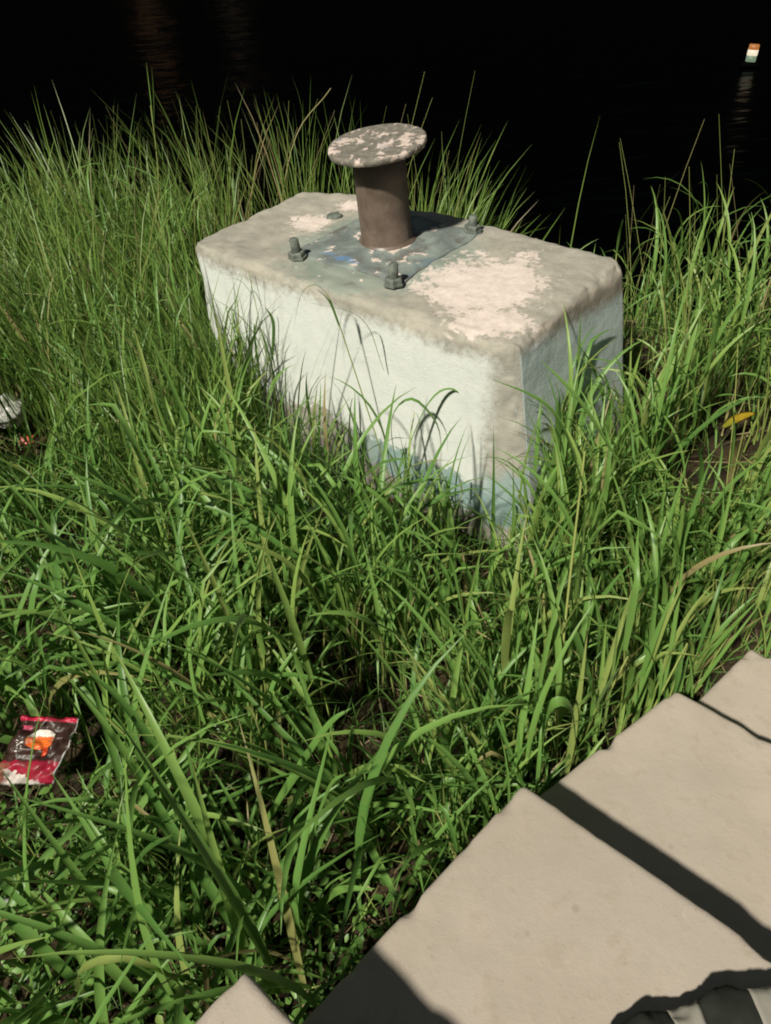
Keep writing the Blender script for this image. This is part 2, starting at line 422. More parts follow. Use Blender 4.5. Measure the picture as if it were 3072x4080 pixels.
bolt(-0.222, 2.545, 0.066, (R(2), R(-5), 0))
bolt(0.088, 2.280, 0.066, (R(-3), R(4), 0.4))
bolt(0.388, 2.640, 0.052, (R(3), R(2), 0.8))
s = from_bm('bolt_stub', lathe([(0.030, -0.01), (0.029, 0.002), (0.022, 0.006), (0.010, 0.007)], 12, 0.35, 4), BOLTM, bol, (-0.095 - PB.x, 2.895 - PB.y, 0.004))

# ------------------------------------------------------------------ grass materials
def mat_leaf(name, ramp_cols, rough=0.42, trans=0.32):
    k = M(name)
    at_ = k.n('ShaderNodeAttribute', attribute_name='tint'); tv = k.n('ShaderNodeAttribute', attribute_name='along')
    cr = k.n('ShaderNodeValToRGB')
    e = cr.color_ramp.elements
    while len(e) > 1: e.remove(e[-1])
    for i, (p, c) in enumerate(ramp_cols):
        x = e[0] if i == 0 else e.new(p)
        x.position = p; x.color = (*c, 1)
    k.l(at_.outputs['Fac'], cr.inputs[0])
    n = k.noise(60, 3, 0.6, k.coords())
    dry = k.math('MULTIPLY', k.ramp(tv.outputs['Fac'], 0.8, 1.0), k.ramp(at_.outputs['Fac'], 0.6, 0.95, 0.0, 0.5))
    c = k.mix(dry, cr.outputs[0], (0.24, 0.19, 0.075))
    c = k.mix(k.math('MULTIPLY', k.ramp(n, 0.4, 0.8), 0.22), c, (0.20, 0.22, 0.07))
    k.base(c); k.rough(rough); k.b.inputs['Specular IOR Level'].default_value = 0.42
    tr = k.n('ShaderNodeBsdfTranslucent'); k.l(c, tr.inputs[0])
    mx = k.n('ShaderNodeMixShader'); mx.inputs[0].default_value = trans
    k.l(k.b.outputs[0], mx.inputs[1]); k.l(tr.outputs[0], mx.inputs[2]); k.l(mx.outputs[0], k.out.inputs[0])
    return k.m
LEAF = mat_leaf('grass_leaf', [(0.0, (0.060, 0.150, 0.029)), (0.35, (0.108, 0.238, 0.049)), (0.7, (0.166, 0.312, 0.068)), (0.90, (0.245, 0.362, 0.085)), (0.965, (0.26, 0.24, 0.09)), (1.0, (0.30, 0.235, 0.12))])
FINE = mat_leaf('fine_grass', [(0.0, (0.076, 0.150, 0.026)), (0.5, (0.135, 0.240, 0.044)), (0.85, (0.200, 0.290, 0.064)), (0.95, (0.25, 0.215, 0.085)), (1.0, (0.31, 0.23, 0.12))])
STEM = mat_leaf('grass_stem', [(0.0, (0.15, 0.24, 0.05)), (0.5, (0.27, 0.35, 0.085)), (0.85, (0.40, 0.43, 0.14)), (1.0, (0.38, 0.31, 0.16))], 0.5, 0.15)
STRAW = mat_leaf('dry_straw', [(0.0, (0.09, 0.065, 0.032)), (0.5, (0.17, 0.125, 0.065)), (1.0, (0.33, 0.26, 0.15))], 0.7, 0.1)

# ------------------------------------------------------------------ grass generators (numpy)
def avoid_block(P):
    """Push points that fall inside the block out through its nearest side face."""
    sh = P.shape; p = P.reshape(-1, 3)
    h = np.c_[p, np.ones(len(p))] @ BMI.T
    lx, ly, lz = h[:, 0], h[:, 1], h[:, 2]
    dep = np.maximum(TOP - lz, 0)
    hx = BHX + 0.012 + 0.15 * dep; hxn = BHX + 0.012 + 0.03 * dep; hy = BHY + 0.012 + 0.03 * dep
    ins = (lz < TOP + 0.012) & (lx < hx) & (lx > -hxn) & (np.abs(ly) < hy)
    d = np.stack([hx - lx, lx + hxn, hy - ly, ly + hy, np.where(TOP - lz < 0.10, TOP + 0.012 - lz, 9)], 1)
    w = np.argmin(d, 1); dm = d[np.arange(len(d)), w]
    dx = np.where(w == 0, dm, np.where(w == 1, -dm, 0)) * ins
    dy = np.where(w == 2, dm, np.where(w == 3, -dm, 0)) * ins
    dz = np.where(w == 4, dm, 0) * ins
    p = p + dx[:, None] * np.array(BX) + dy[:, None] * np.array(BY) + dz[:, None] * np.array([0, 0, 1.0])
    return p.reshape(sh)
STEPS = [(-0.475, -0.452, 0.95, -0.75, 0.103, 0.64), (-0.415, -0.357, 0.95, 0.02, 0.686, 0.42), (-0.400, -0.250, 0.95, 0.58, 1.178, 0.27), (-0.240, -0.172, 0.95, 1.08, 1.495, 0.165)]
def left_edge(a, a2, c, d, v): return a + (a2 - a) * np.clip((v - c) / (d - c), 0, 1)
def in_steps(x, y, pad=0.02):
    u = x * U.x + y * U.y; v = x * V.x + y * V.y
    r = np.zeros(len(x), bool)
    for (a, a2, b, c, d, z) in STEPS:
        a = left_edge(a, a2, c, d, v); r |= (u > a - pad) & (u < b + pad) & (v > c - pad) & (v < d + pad)
    return r
def avoid_steps(P):
    sh = P.shape; p = P.reshape(-1, 3).copy()
    for it in range(2):
        for (a, a2, b, c, d, z) in STEPS:
            u = p[:, 0] * U.x + p[:, 1] * U.y; v = p[:, 0] * V.x + p[:, 1] * V.y
            a = left_edge(a, a2, c, d, v)
            ins = (u > a - .012) & (v > c) & (v < d + .012) & (p[:, 2] < z + 0.012)
            du = a - .012 - u; dv = d + .012 - v; dz = z + .012 - p[:, 2]
            useu = ins & (np.abs(du) < np.abs(dv)) & (np.abs(du) < dz); usez = ins & ~useu & (dz < np.abs(dv)); usev = ins & ~useu & ~usez
            p += (du * useu)[:, None] * np.array(U) + (dv * usev)[:, None] * np.array(V)
            p[:, 2] += dz * usez
    return p.reshape(sh)
def in_block(x, y, pad=0.03):
    h = np.c_[x, y, np.zeros(len(x)), np.ones(len(x))] @ BMI.T
    return (np.abs(h[:, 0]) < BHX + 0.06 + pad) & (np.abs(h[:, 1]) < BHY + 0.025 + pad)
def centerlines(root, az, lean, bend, length, seg, power=1.5, wob=0.10, kink=None):
    """(N,seg+1,3) points of curved blades."""
    N = len(root)
    t = np.linspace(0, 1, seg + 1)[None, :]
    phi = lean[:, None] + bend[:, None] * t ** power
    if kink is not None:
        phi = phi + kink[:, None] * (t > 0.55)
    azz = az[:, None] + (rng.normal(0, wob, N)[:, None]) * t * 2
    dirs = np.stack([np.sin(phi) * np.cos(azz), np.sin(phi) * np.sin(azz), np.cos(phi)], -1)
    st = dirs[:, :-1] * (length / seg)[:, None, None]
    P = np.concatenate([root[:, None, :], root[:, None, :] + np.cumsum(st, 1)], 1)
    return P
def over_block(P):
    h = np.concatenate([P, np.ones(P.shape[:2] + (1,))], 2) @ BMI.T
    return ((np.abs(h[..., 0]) < BHX - 0.03) & (np.abs(h[..., 1]) < BHY - 0.03) & (h[..., 2] < TOP + 0.03)).any(1)
def over_steps(P, inset=0.015):
    u = P[..., 0] * U.x + P[..., 1] * U.y; v = P[..., 0] * V.x + P[..., 1] * V.y
    r = np.zeros(P.shape[0], bool)
    for (a, a2, b, c, d, z) in STEPS:
        a = left_edge(a, a2, c, d, v); r |= ((u > a + inset) & (v > c) & (v < d - inset) & (P[..., 2] < z + 0.5)).any(1)
    return r
CLEAR = []                                            # (a, b, r): open pockets round the litter
for (px_, py_, z_, r_, l_) in ((150, 2995, 0.19, 0.10, 0.45), (40, 1650, 0.16, 0.13, 0.9), (115, 1750, 0.06, 0.06, 0.9), (2948, 1675, 0.12, 0.10, 1.2), (22, 3590, 0.06, 0.025, 0.3), (2780, 1930, 0.03, 0.10, 0.5)):
    a_ = at(px_, py_, z_); d_ = (Vector((0, 0, CAM_Z)) - a_).normalized(); CLEAR.append((np.array(a_), np.array(d_), r_, l_))
    if r_ > 0.03: CLEAR.append((np.array(a_), -np.array(ldir), r_ * 0.8, 0.9))
def in_clear(P):
    r = np.zeros(P.shape[0], bool)
    for a_, d_, r_, l_ in CLEAR:
        q = P - a_; t = q @ d_; e = np.linalg.norm(q - t[..., None] * d_, axis=-1)
        r |= ((t > -0.02) & (t < l_) & (e < r_)).any(1)
    return r & (rng.random(len(r)) < 0.93)
def settle(P, lift=0.006):
    P = avoid_steps(avoid_block(P))
    g = ground_arr(P[..., 0], P[..., 1]) + lift
    P[..., 2] = np.maximum(P[..., 2], g)
    return P
def ribbon_mesh(P, width, twist, fold=0.0, tipw=0.04, basew=0.55, peak=0.35, tint=None, stemlike=False):
    """Ribbons along P (N,S,3); fold>0 makes a three-vertex section with a sunken midrib."""
    bad = over_steps(P) | ((in_clear(P) | over_block(P)) if len(P) > 1 else False); P = P[~bad]; width = width[~bad]; twist = twist[~bad]
    if tint is not None: tint = tint[~bad]
    N, S, _ = P.shape
    t = np.linspace(0, 1, S)
    T = np.gradient(P, axis=1); T /= np.linalg.norm(T, axis=2, keepdims=True) + 1e-9
    hz_ = np.stack([-T[..., 1], T[..., 0], np.zeros((N, S))], -1)
    h0 = P[:, -1] - P[:, 0]
    base = np.stack([-h0[:, 1], h0[:, 0], np.zeros(N)], -1); base /= np.linalg.norm(base, axis=1, keepdims=True) + 1e-9
    side = np.repeat(base[:, None, :], S, 1)
    side = side - T * np.sum(side * T, 2, keepdims=True); side /= np.linalg.norm(side, axis=2, keepdims=True) + 1e-9
    up = np.cross(T, side)
    tw = twist[:, None] * (0.35 + 0.65 * t[None, :])
    c, s = np.cos(tw)[..., None], np.sin(tw)[..., None]
    side, up = side * c + up * s, up * c - side * s
    w = np.where(t < peak, basew + (1 - basew) * (t / peak), tipw + (1 - tipw) * (1 - ((t - peak) / (1 - peak)) ** 1.7))
    if stemlike: w = np.linspace(1, 0.75, S)
    hw = 0.5 * width[:, None, None] * w[None, :, None]
    if fold > 0:
        A = P - side * hw + up * hw * fold; B = P - up * hw * fold * 0.4; C = P + side * hw + up * hw * fold
        V_ = np.stack([A, B, C], 2); k = 3
    else:
        V_ = np.stack([P - side * hw, P + side * hw], 2); k = 2
    verts = V_.reshape(-1, 3)
    idx = np.arange(N * S * k).reshape(N, S, k)
    q = np.stack([idx[:, :-1, :-1], idx[:, :-1, 1:], idx[:, 1:, 1:], idx[:, 1:, :-1]], -1).reshape(-1, 4)
    tint = rng.random(N) if tint is None else tint
    tv = np.repeat(tint, S * k); al = np.tile(np.repeat(t, k), N)
    return verts, q, tv, al
def tube_mesh(P, width, tint, sides=4, taper=0.7):
    bad = over_steps(P) | ((in_clear(P) | over_block(P)) if len(P) > 1 else False); P = P[~bad]; width = width[~bad]; tint = tint[~bad]
    N, S, _ = P.shape
    T = np.gradient(P, axis=1); T /= np.linalg.norm(T, axis=2, keepdims=True) + 1e-9
    a = np.cross(T, np.array([0.31, 0.95, 0.05])); a /= np.linalg.norm(a, axis=2, keepdims=True) + 1e-9
    b = np.cross(T, a)
    rad = 0.5 * width[:, None] * np.linspace(1, taper, S)[None, :]
    V_ = []
    for i in range(sides):
        g = 2 * math.pi * i / sides
        V_.append(P + (a * math.cos(g) + b * math.sin(g)) * rad[..., None])
    V_ = np.stack(V_, 2); k = sides
    idx = np.arange(N * S * k).reshape(N, S, k); nx = np.roll(idx, -1, 2)
    q = np.stack([idx[:, :-1], nx[:, :-1], nx[:, 1:], idx[:, 1:]], -1).reshape(-1, 4)
    return V_.reshape(-1, 3), q, np.repeat(tint, S * k), np.tile(np.repeat(np.linspace(0, 1, S) * 0.7, k), N)
def build(name, parts, mat, parent=None):
    vs, fs, ts, als, off = [], [], [], [], 0
    for (v, f, t, a) in parts:
        vs.append(v); fs.append(f + off); ts.append(t); als.append(a); off += len(v)
    v = np.concatenate(vs).astype(np.float32); f = np.concatenate(fs).astype(np.int32)
    me = bpy.data.meshes.new(name)
    me.vertices.add(len(v)); me.vertices.foreach_set('co', v.ravel())
    me.loops.add(f.size); me.loops.foreach_set('vertex_index', f.ravel())
    me.polygons.add(len(f)); me.polygons.foreach_set('loop_start', np.arange(0, f.size, 4, dtype=np.int32))
    me.update(calc_edges=True); me.validate()
    for nm, arr in (('tint', ts), ('along', als)):
        a = me.attributes.new(nm, 'FLOAT', 'POINT'); a.data.foreach_set('value', np.concatenate(arr).astype(np.float32))
    return link_mesh(name, me, mat, parent)
def scatter(n, x0, x1, y0, y1, ok=None):
    x = rng.uniform(x0, x1, n); y = rng.uniform(y0, y1, n)
    k = ~in_steps(x, y) & ~in_block(x, y) & (y < 4.35 - 0.45 * x)
    if ok is not None: k &= ok(x, y)
    x, y = x[k], y[k]
    return np.c_[x, y, ground_arr(x, y)]
def tufts(n, per, spread, x0, x1, y0, y1, ok=None):
    """Roots gathered in tussocks, with the way each leans out of its own tussock."""
    nc = max(1, n // per); cx_ = rng.uniform(x0, x1, nc); cy_ = rng.uniform(y0, y1, nc)
    size = rng.uniform(0.5, 1.5, nc); size /= size.mean()
    k = rng.choice(nc, n, p=size / size.sum())
    off = rng.normal(0, spread, (n, 2)) * np.sqrt(size[k])[:, None]
    x = cx_[k] + off[:, 0]; y = cy_[k] + off[:, 1]
    keep = ~in_steps(x, y) & ~in_block(x, y) & (y < 4.35 - 0.45 * x)
    if ok is not None: keep &= ok(x, y)
    keep &= ~((((x + 1.12) / 0.36) ** 2 + ((y - 1.68) / 0.30) ** 2 < 1) & (rng.random(n) < 0.7))      # thin hollow on the left
    R0 = np.c_[x, y, ground_arr(x, y)][keep]
    return R0, (off / spread)[keep], rng.normal(0, 1, nc)[k][keep]
def clumpy(x, y, s, seed=0.0):
    return np.array([0.5 + 0.9 * nz((a, b, 0.3), s, seed) for a, b in zip(x, y)])
def N_(m, s, n): return rng.normal(m, s, n)

# --- low undergrowth everywhere
R0 = scatter(18000, -2.6, 2.4, 0.25, 4.6, lambda x, y: ~((x > 0.95) & (y > 1.75) & (rng.random(len(x)) < 0.5)))
n = len(R0)
P = settle(centerlines(R0, rng.uniform(0, 6.28, n), np.abs(N_(0.35, 0.3, n)), np.abs(N_(0.7, 0.5, n)), rng.uniform(0.06, 0.24, n), 4))
low = ribbon_mesh(P, rng.uniform(0.003, 0.009, n), N_(0, 0.6, n), tint=np.clip(N_(0.42, 0.25, n), 0, 1))
tag(build('undergrowth', [low], LEAF), 'low dark green grass and weeds covering the soil', 'grass', None, 'stuff')
# --- dry straw on the soil
R0 = scatter(5000, -2.4, 2.4, 0.25, 4.4); n = len(R0); R0[:, 2] += rng.uniform(0.004, 0.05, n)
P = centerlines(R0, rng.uniform(0, 6.28, n), N_(1.5, 0.12, n), N_(0, 0.2, n), rng.uniform(0.06, 0.3, n), 3)
tag(build('dry_straw', [ribbon_mesh(settle(P), rng.uniform(0.002, 0.006, n), N_(0, 1, n))], STRAW), 'dry brown straw lying on the bank soil', 'straw', None, 'stuff')

# --- tall fine grass on the left and behind the block
def dryish(m, sd, n, frac=0.015):
    t = np.clip(N_(m, sd, n), 0, 0.92)
    return np.where(rng.random(n) < frac, rng.uniform(0.95, 1.0, n), t)
def tall(n, x0, x1, y0, y1, lo, hi, azm, azs, leanm, bendm, wlo, whi, ok=None, per=45, spread=0.055):
    R0, out, tv = tufts(n, per, spread, x0, x1, y0, y1, ok); n = len(R0)
    L = rng.uniform(lo, hi, n) * np.clip(1 + 0.14 * tv, 0.65, 1.3)
    d = 0.55 * out + np.array([math.cos(azm), math.sin(azm)]) * (1.2 - azs) + rng.normal(0, 0.35, (n, 2))
    az = np.arctan2(d[:, 1], d[:, 0]); mag = np.clip(np.linalg.norm(d, axis=1), 0.1, 1.8)
    P = settle(centerlines(R0, az, leanm * mag, np.abs(N_(bendm, 0.35, n)), L, 6, 2.0))
    return ribbon_mesh(P, rng.uniform(wlo, whi, n), N_(0, 0.8, n), tipw=0.02, tint=dryish(0.45 + 0.08 * tv, 0.2, n, 0.03))
left_ok = lambda x, y: (y > 2.0 + 0.25 * (x + 1.2)) & (y < 4.9 + 0.25 * x) & ~((x < -1.72) & (y > 3.15)) & ~((y > 3.05) & (x > -0.62))
fine = [tall(6000, -2.5, -0.42, 2.0, 4.6, 0.40, 0.86, 2.5, 0.75, 0.24, 0.55, 0.004, 0.010, left_ok),
        tall(750, -2.5, -0.42, 2.0, 4.4, 0.45, 0.84, 2.5, 0.8, 0.26, 0.9, 0.009, 0.016, left_ok),
        tall(170, -0.62, 0.15, 3.2, 3.9, 0.5, 0.85, 1.9, 0.9, 0.25, 0.35, 0.004, 0.008),
        tall(430, 0.2, 0.46, 3.08, 3.35, 0.40, 0.72, 0.6, 0.7, 0.26, 0.5, 0.005, 0.011, None, 60),
        tall(26, 0.7, 1.4, 2.9, 3.3, 0.5, 0.8, 0.6, 0.9, 0.25, 0.35, 0.004, 0.008, None, 5),
        tall(1300, -1.9, -0.45, 1.9, 3.0, 0.40, 0.78, 2.7, 0.7, 0.36, 0.7, 0.004, 0.010)]
tag(build('tall_fine_grass', fine, FINE), 'tall fine green grass massed on the left and behind the block', 'grass', None, 'stuff')

# --- leafy plants: culms with alternate arching leaves
def leafy(n, x0, x1, y0, y1, hlo, hhi, leanm, leafn, llo, lhi, wlo, whi, ok=None, azm=None, swid=(0.0028, 0.0055), tintm=0.5, ll=0.42, bend=1.15, per=9, spread=0.05):
    R0, out, tv = tufts(n, per, spread, x0, x1, y0, y1, ok); n = len(R0)
    az = np.arctan2(out[:, 1], out[:, 0]) + N_(0, 0.5, n)
    if azm is not None: az = np.where(rng.random(n) < 0.6, N_(azm, 0.6, n), az)
    tintm = tintm
    H = rng.uniform(hlo, hhi, n)
    S = 7
    C = settle(centerlines(R0, az, np.abs(N_(leanm, 0.12, n)), np.abs(N_(0.18, 0.14, n)), H, S - 1, 1.3))
    stem = tube_mesh(C, rng.uniform(*swid, n), np.clip(N_(0.5, 0.28, n), 0, 1), 4)
    roots, azs, leans = [], [], []
    azl = rng.uniform(0, 6.28, n)
    for k in range(leafn):
        tt = np.clip((k + 1) / (leafn) + N_(0, 0.06, n), 0.12, 1.0) * (S - 1)
        i = np.minimum(tt.astype(int), S - 2); fr = (tt - i)[:, None]
        roots.append(C[np.arange(n), i] * (1 - fr) + C[np.arange(n), i + 1] * fr)
        azs.append(azl + k * math.pi + N_(0, 0.5, n)); leans.append(np.abs(N_(ll if k < leafn - 1 else ll * 0.5, 0.18, n)))
    Rr = np.concatenate(roots); Az = np.concatenate(azs); Le = np.concatenate(leans); m_ = len(Rr)
    keep = rng.random(m_) < 0.86
    Rr, Az, Le = Rr[keep], Az[keep], Le[keep]; m_ = len(Rr)
    Ln = rng.uniform(llo, lhi, m_)
    kink = np.where(rng.random(m_) < 0.10, rng.uniform(0.6, 1.4, m_), 0)
    L = settle(centerlines(Rr, Az, Le, np.abs(N_(bend, 0.5, m_)), Ln, 8, 1.35, 0.14, kink))
    leaf = ribbon_mesh(L, rng.uniform(wlo, whi, m_) * (0.7 + 0.3 * Ln / lhi), N_(0, 0.55, m_), 0.28, 0.03, 0.6, 0.3, dryish(tintm, 0.2, m_))
    return stem, leaf
stems, leaves = [], []
def corner_ok(x, y):
    h = np.c_[x, y, np.zeros(len(x)), np.ones(len(x))] @ BMI.T
    return (h[:, 0] > -0.25) & (h[:, 0] < BHX + 0.40) & (h[:, 1] > -BHY - 0.36) & (h[:, 1] < 0.2)
def not_front(x, y):
    h = np.c_[x, y, np.zeros(len(x)), np.ones(len(x))] @ BMI.T
    return ~((h[:, 1] > -BHY - 0.50) & (h[:, 1] < 0.4) & (h[:, 0] > -0.55) & (h[:, 0] < BHX + 0.25))
for a in (leafy(470, -1.9, 0.4, 0.3, 2.1, 0.10, 0.28, 0.16, 4, 0.16, 0.42, 0.007, 0.015, not_front, ll=0.34, bend=1.2),
          leafy(560, -0.6, 1.2, 0.85, 2.15, 0.26, 0.50, 0.08, 4, 0.20, 0.48, 0.009, 0.019, not_front, swid=(0.0045, 0.008), tintm=0.70, ll=0.18, bend=0.85),
          leafy(330, 0.0, 1.25, 0.75, 1.8, 0.20, 0.38, 0.08, 4, 0.16, 0.36, 0.008, 0.017, not_front, swid=(0.0045, 0.0075), tintm=0.58, ll=0.2, bend=0.8),
          leafy(200, -1.7, 0.4, 0.3, 1.7, 0.14, 0.30, 0.2, 4, 0.36, 0.68, 0.014, 0.024, not_front, ll=0.3, bend=1.35),
          leafy(650, -2.2, -0.4, 1.6, 2.9, 0.16, 0.38, 0.25, 5, 0.10, 0.28, 0.005, 0.011, azm=2.6, tintm=0.42),
          leafy(280, -2.0, -0.5, 2.4, 3.9, 0.35, 0.60, 0.25, 4, 0.18, 0.38, 0.006, 0.013, left_ok, azm=2.4, tintm=0.55, ll=0.28),
          leafy(260, 0.85, 2.3, 1.35, 2.9, 0.30, 0.62, 0.16, 5, 0.20, 0.40, 0.007, 0.015, swid=(0.004, 0.007), tintm=0.64, ll=0.28),
          leafy(130, 1.0, 2.2, 1.9, 2.7, 0.45, 0.72, 0.18, 5, 0.18, 0.36, 0.006, 0.012, swid=(0.004, 0.007), tintm=0.66, ll=0.26),
          leafy(130, 0.45, 1.05, 1.40, 2.25, 0.22, 0.46, 0.10, 4, 0.22, 0.44, 0.008, 0.017, corner_ok, swid=(0.004, 0.007), tintm=0.66, ll=0.2, bend=0.8),
          leafy(45, -0.45, 0.5, 1.45, 2.3, 0.14, 0.30, 0.10, 4, 0.16, 0.34, 0.007, 0.014, corner_ok, tintm=0.6, ll=0.22, bend=0.8)):
    stems.append(a[0]); leaves.append(a[1])
# thin plants growing up against the front face of the block
def front_ok(x, y):
    h = np.c_[x, y, np.zeros(len(x)), np.ones(len(x))] @ BMI.T
    return (h[:, 1] > -BHY - 0.30) & (h[:, 1] < 0.0) & (np.abs(h[:, 0]) < 0.95)
a = leafy(520, -1.0, 0.9, 1.4, 2.9, 0.10, 0.27, 0.10, 4, 0.10, 0.24, 0.005, 0.010, front_ok, azm=2.4, tintm=0.5)
stems.append(a[0]); leaves.append(a[1])
a = leafy(60, -0.7, 0.6, 1.4, 2.7, 0.26, 0.46, 0.08, 4, 0.14, 0.34, 0.006, 0.012, front_ok, azm=2.2, tintm=0.6, ll=0.2, bend=1.1, per=3)
stems.append(a[0]); leaves.append(a[1])
tag(build('grass_stems', stems, STEM), 'pale yellow-green grass stems standing among the leaves', 'grass', None, 'stuff')
tag(build('broad_leaved_grass', leaves, LEAF), 'arching broad green grass leaves filling the foreground', 'grass', None, 'stuff')
# --- small round-leaved weeds near the bottom left
R0 = scatter(2600, -1.3, 0.1, 0.3, 1.0); n = len(R0); R0[:, 2] += rng.uniform(0.01, 0.09, n)
P = settle(centerlines(R0, rng.uniform(0, 6.28, n), N_(1.1, 0.3, n), N_(0.3, 0.2, n), rng.uniform(0.014, 0.034, n), 5))
weeds = ribbon_mesh(P, rng.uniform(0.010, 0.02, n), N_(0, 0.5, n), 0.15, 0.15, 0.25, 0.5, np.clip(N_(0.5, 0.2, n), 0, 1))
tag(build('small_weeds', [weeds], LEAF), 'small round-leaved weeds low down at the bottom left', 'weeds', None, 'stuff')
# --- bare straws and seed spikes standing above the back grass
R0 = np.concatenate([scatter(190, -2.1, -0.2, 2.7, 4.3), scatter(45, -0.6, 0.5, 3.2, 4.0), scatter(60, 0.9, 2.2, 2.0, 2.9)]); n = len(R0)
P = settle(centerlines(R0, rng.uniform(0, 6.28, n), np.abs(N_(0.22, 0.15, n)), np.abs(N_(0.2, 0.15, n)), rng.uniform(0.6, 1.02, n), 6))
tag(build('seed_stalks', [tube_mesh(P, rng.uniform(0.003, 0.005, n), np.clip(N_(0.65, 0.25, n), 0, 1), 3, 0.25)], STEM), 'thin yellowish grass stalks rising above the tall grass', 'grass', None, 'stuff')

# ------------------------------------------------------------------ plants one can pick out singly
def spline(pts, n):
    p = [np.array(a, float) for a in pts]; p = [2 * p[0] - p[1]] + p + [2 * p[-1] - p[-2]]
    out = []
    segs = len(p) - 3
    for i in range(n + 1):
        t = i / n * segs; k = min(int(t), segs - 1); f = t - k
        a, b, c, d = p[k:k + 4]
        out.append(0.5 * ((2 * b) + (c - a) * f + (2 * a - 5 * b + 4 * c - d) * f * f + (3 * b - a - 3 * c + d) * f ** 3))
    return np.array(out)
def plant(label, root, culm, leafs, tint=0.55, stem_w=0.006, group='single broad-leaved grass plants'):
    """root: photo point on the ground; the other points are photo points with a distance offset from the root."""
    g = at(*root, 0.0); y0 = g.y
    e = empty('grass_plant', (g.x, g.y, ground_z(g.x, g.y)))
    tag(e, label, 'grass plant', group)
    def pts(l): return [tuple(aty(a, b, y0 + c)) for a, b, c in l]
    def local(v): return v - np.array(e.location)
    if culm:
        C = spline([tuple(g)] + pts(culm), 12)[None]
        v, f, t, a = tube_mesh(C, np.array([stem_w]), np.array([min(1, tint + 0.05)]), 6, 0.6)
        build('stem', [(local(v), f, t, a)], STEM, e)
    for (l, w, tw) in leafs:
        P_ = spline(pts(l), 16)[None]
        v, f, t, a = ribbon_mesh(P_, np.array([w]), np.array([tw]), 0.25, 0.03, 0.6, 0.35, np.array([tint + random.uniform(-0.15, 0.12)]))
        if len(v): build('leaf', [(local(v), f, t, a)], LEAF, e)
    return e
plant('tall grass plant with two long leaves slanting across the blue-grey side of the block', (2190, 3160), [(2250, 2500, .08), (2330, 1800, .14)],
      [([(2330, 1950, .12), (2200, 1640, .16), (1940, 1500, .22)], .016, .3), ([(2250, 2480, .08), (2130, 2320, .05), (1880, 2190, .0)], .014, .2), ([(2470, 1850, .22), (2310, 1600, .24), (2150, 1430, .28)], .012, -.4)], .65, .007)
plant('bare yellow grass stem leaning right beside the upper steps', (2400, 2900), [(2540, 2640, .05), (2680, 2420, .1)],
      [([(2660, 2450, .1), (2700, 2250, .12), (2640, 2010, .1)], .017, .3)], .8, .009)
plant('grass plant with a folded-over leaf growing against the edge of the widest step', (2160, 3230), [(2180, 3050, .02), (2165, 2900, .03)],
      [([(2150, 3120, .0), (2185, 2840, -.02), (2270, 2820, -.02), (2300, 3020, -.01)], .024, .2), ([(2165, 2900, .03), (2080, 2800, .0), (1965, 2880, -.05)], .015, .3)], .55)
plant('grass plant with a leaf arching to the left in the middle of the foreground', (1880, 3120), [(1870, 2700, .05), (1835, 2350, .08)],
      [([(1880, 2950, .03), (1650, 2590, .0), (1380, 2430, -.06)], .018, .2), ([(1850, 2500, .07), (1800, 2250, .08), (1760, 2180, .06)], .012, .5)], .5)
plant('grass plant whose two broad leaves sweep left in long low arches over the foreground', (1330, 3060), [(1320, 2900, .0), (1290, 2760, .02)],
      [([(1290, 2760, .02), (1050, 2500, .0), (760, 2500, -.05), (420, 2690, -.12)], .023, .2), ([(1320, 2900, .0), (1080, 2700, -.03), (800, 2690, -.10)], .022, -.1)], .45)
plant('broad blade slanting down to the right from above the snack packet', (900, 3480), [],
      [([(900, 3480, .0), (780, 3250, .02), (640, 3020, .06), (480, 2790, .12), (300, 2640, .16)], .024, .3)], .5)
plant('darkest broad blade at the bottom left rising out of the bottom edge', (290, 4060), [],
      [([(290, 4060, .0), (420, 3700, .03), (560, 3420, .06), (700, 3320, .06)], .026, -.3)], .15)
plant('grass plant with a level leaf reaching the left edge below the snack packet', (800, 3800), [(780, 3680, .0)],
      [([(780, 3680, .0), (600, 3540, -.02), (330, 3520, -.05), (0, 3510, -.1)], .018, .2), ([(790, 3740, .0), (880, 3580, -.03), (1010, 3620, -.06)], .017, .2)], .5)
plant('grass plant with long blades rising to the right in the lower middle', (960, 3460), [],
      [([(960, 3460, .0), (1130, 3160, .02), (1300, 2900, .05), (1400, 2820, .06)], .020, .3), ([(970, 3440, .0), (1180, 3100, .06), (1250, 3060, .08)], .012, .3)], .55)
plant('upright blade beside the bottom step, bent at its tip', (1190, 3760), [],
      [([(1190, 3760, .0), (1230, 3420, .01), (1310, 3150, .03), (1380, 3080, .03)], .019, -.2), ([(1200, 3740, .0), (1330, 3560, .0), (1500, 3540, -.03)], .018, .4)], .5)
plant('slender grass plant before the white face with a drooping hooked leaf', (1580, 1990), [(1440, 1560, .02), (1330, 1230, .03), (1296, 1165, .03)],
      [([(1296, 1165, .03), (1255, 1135, .03), (1200, 1175, .02), (1165, 1330, .0)], .008, .5), ([(1350, 1300, .03), (1310, 1200, .02), (1260, 1150, .0)], .014, .2), ([(1530, 1480, .02), (1440, 1270, .0), (1210, 1200, -.04)], .007, .3)], .45, .005)
plant('thin grass plant leaning over the left end of the white face', (1150, 1790), [(1060, 1400, .03), (990, 1080, .06)],
      [([(1020, 1200, .05), (960, 1120, .05), (890, 1110, .03)], .007, .4), ([(1085, 1430, .02), (1090, 1290, .0), (1055, 1220, -.02)], .013, .3), ([(1100, 1520, .02), (1040, 1320, .0), (980, 1310, -.03)], .007, .3)], .4, .004)
plant('narrow upright blade in front of the block corner', (1770, 2080), [], [([(1770, 2080, .0), (1800, 1720, .02), (1842, 1345, .04)], .012, .6)], .55)
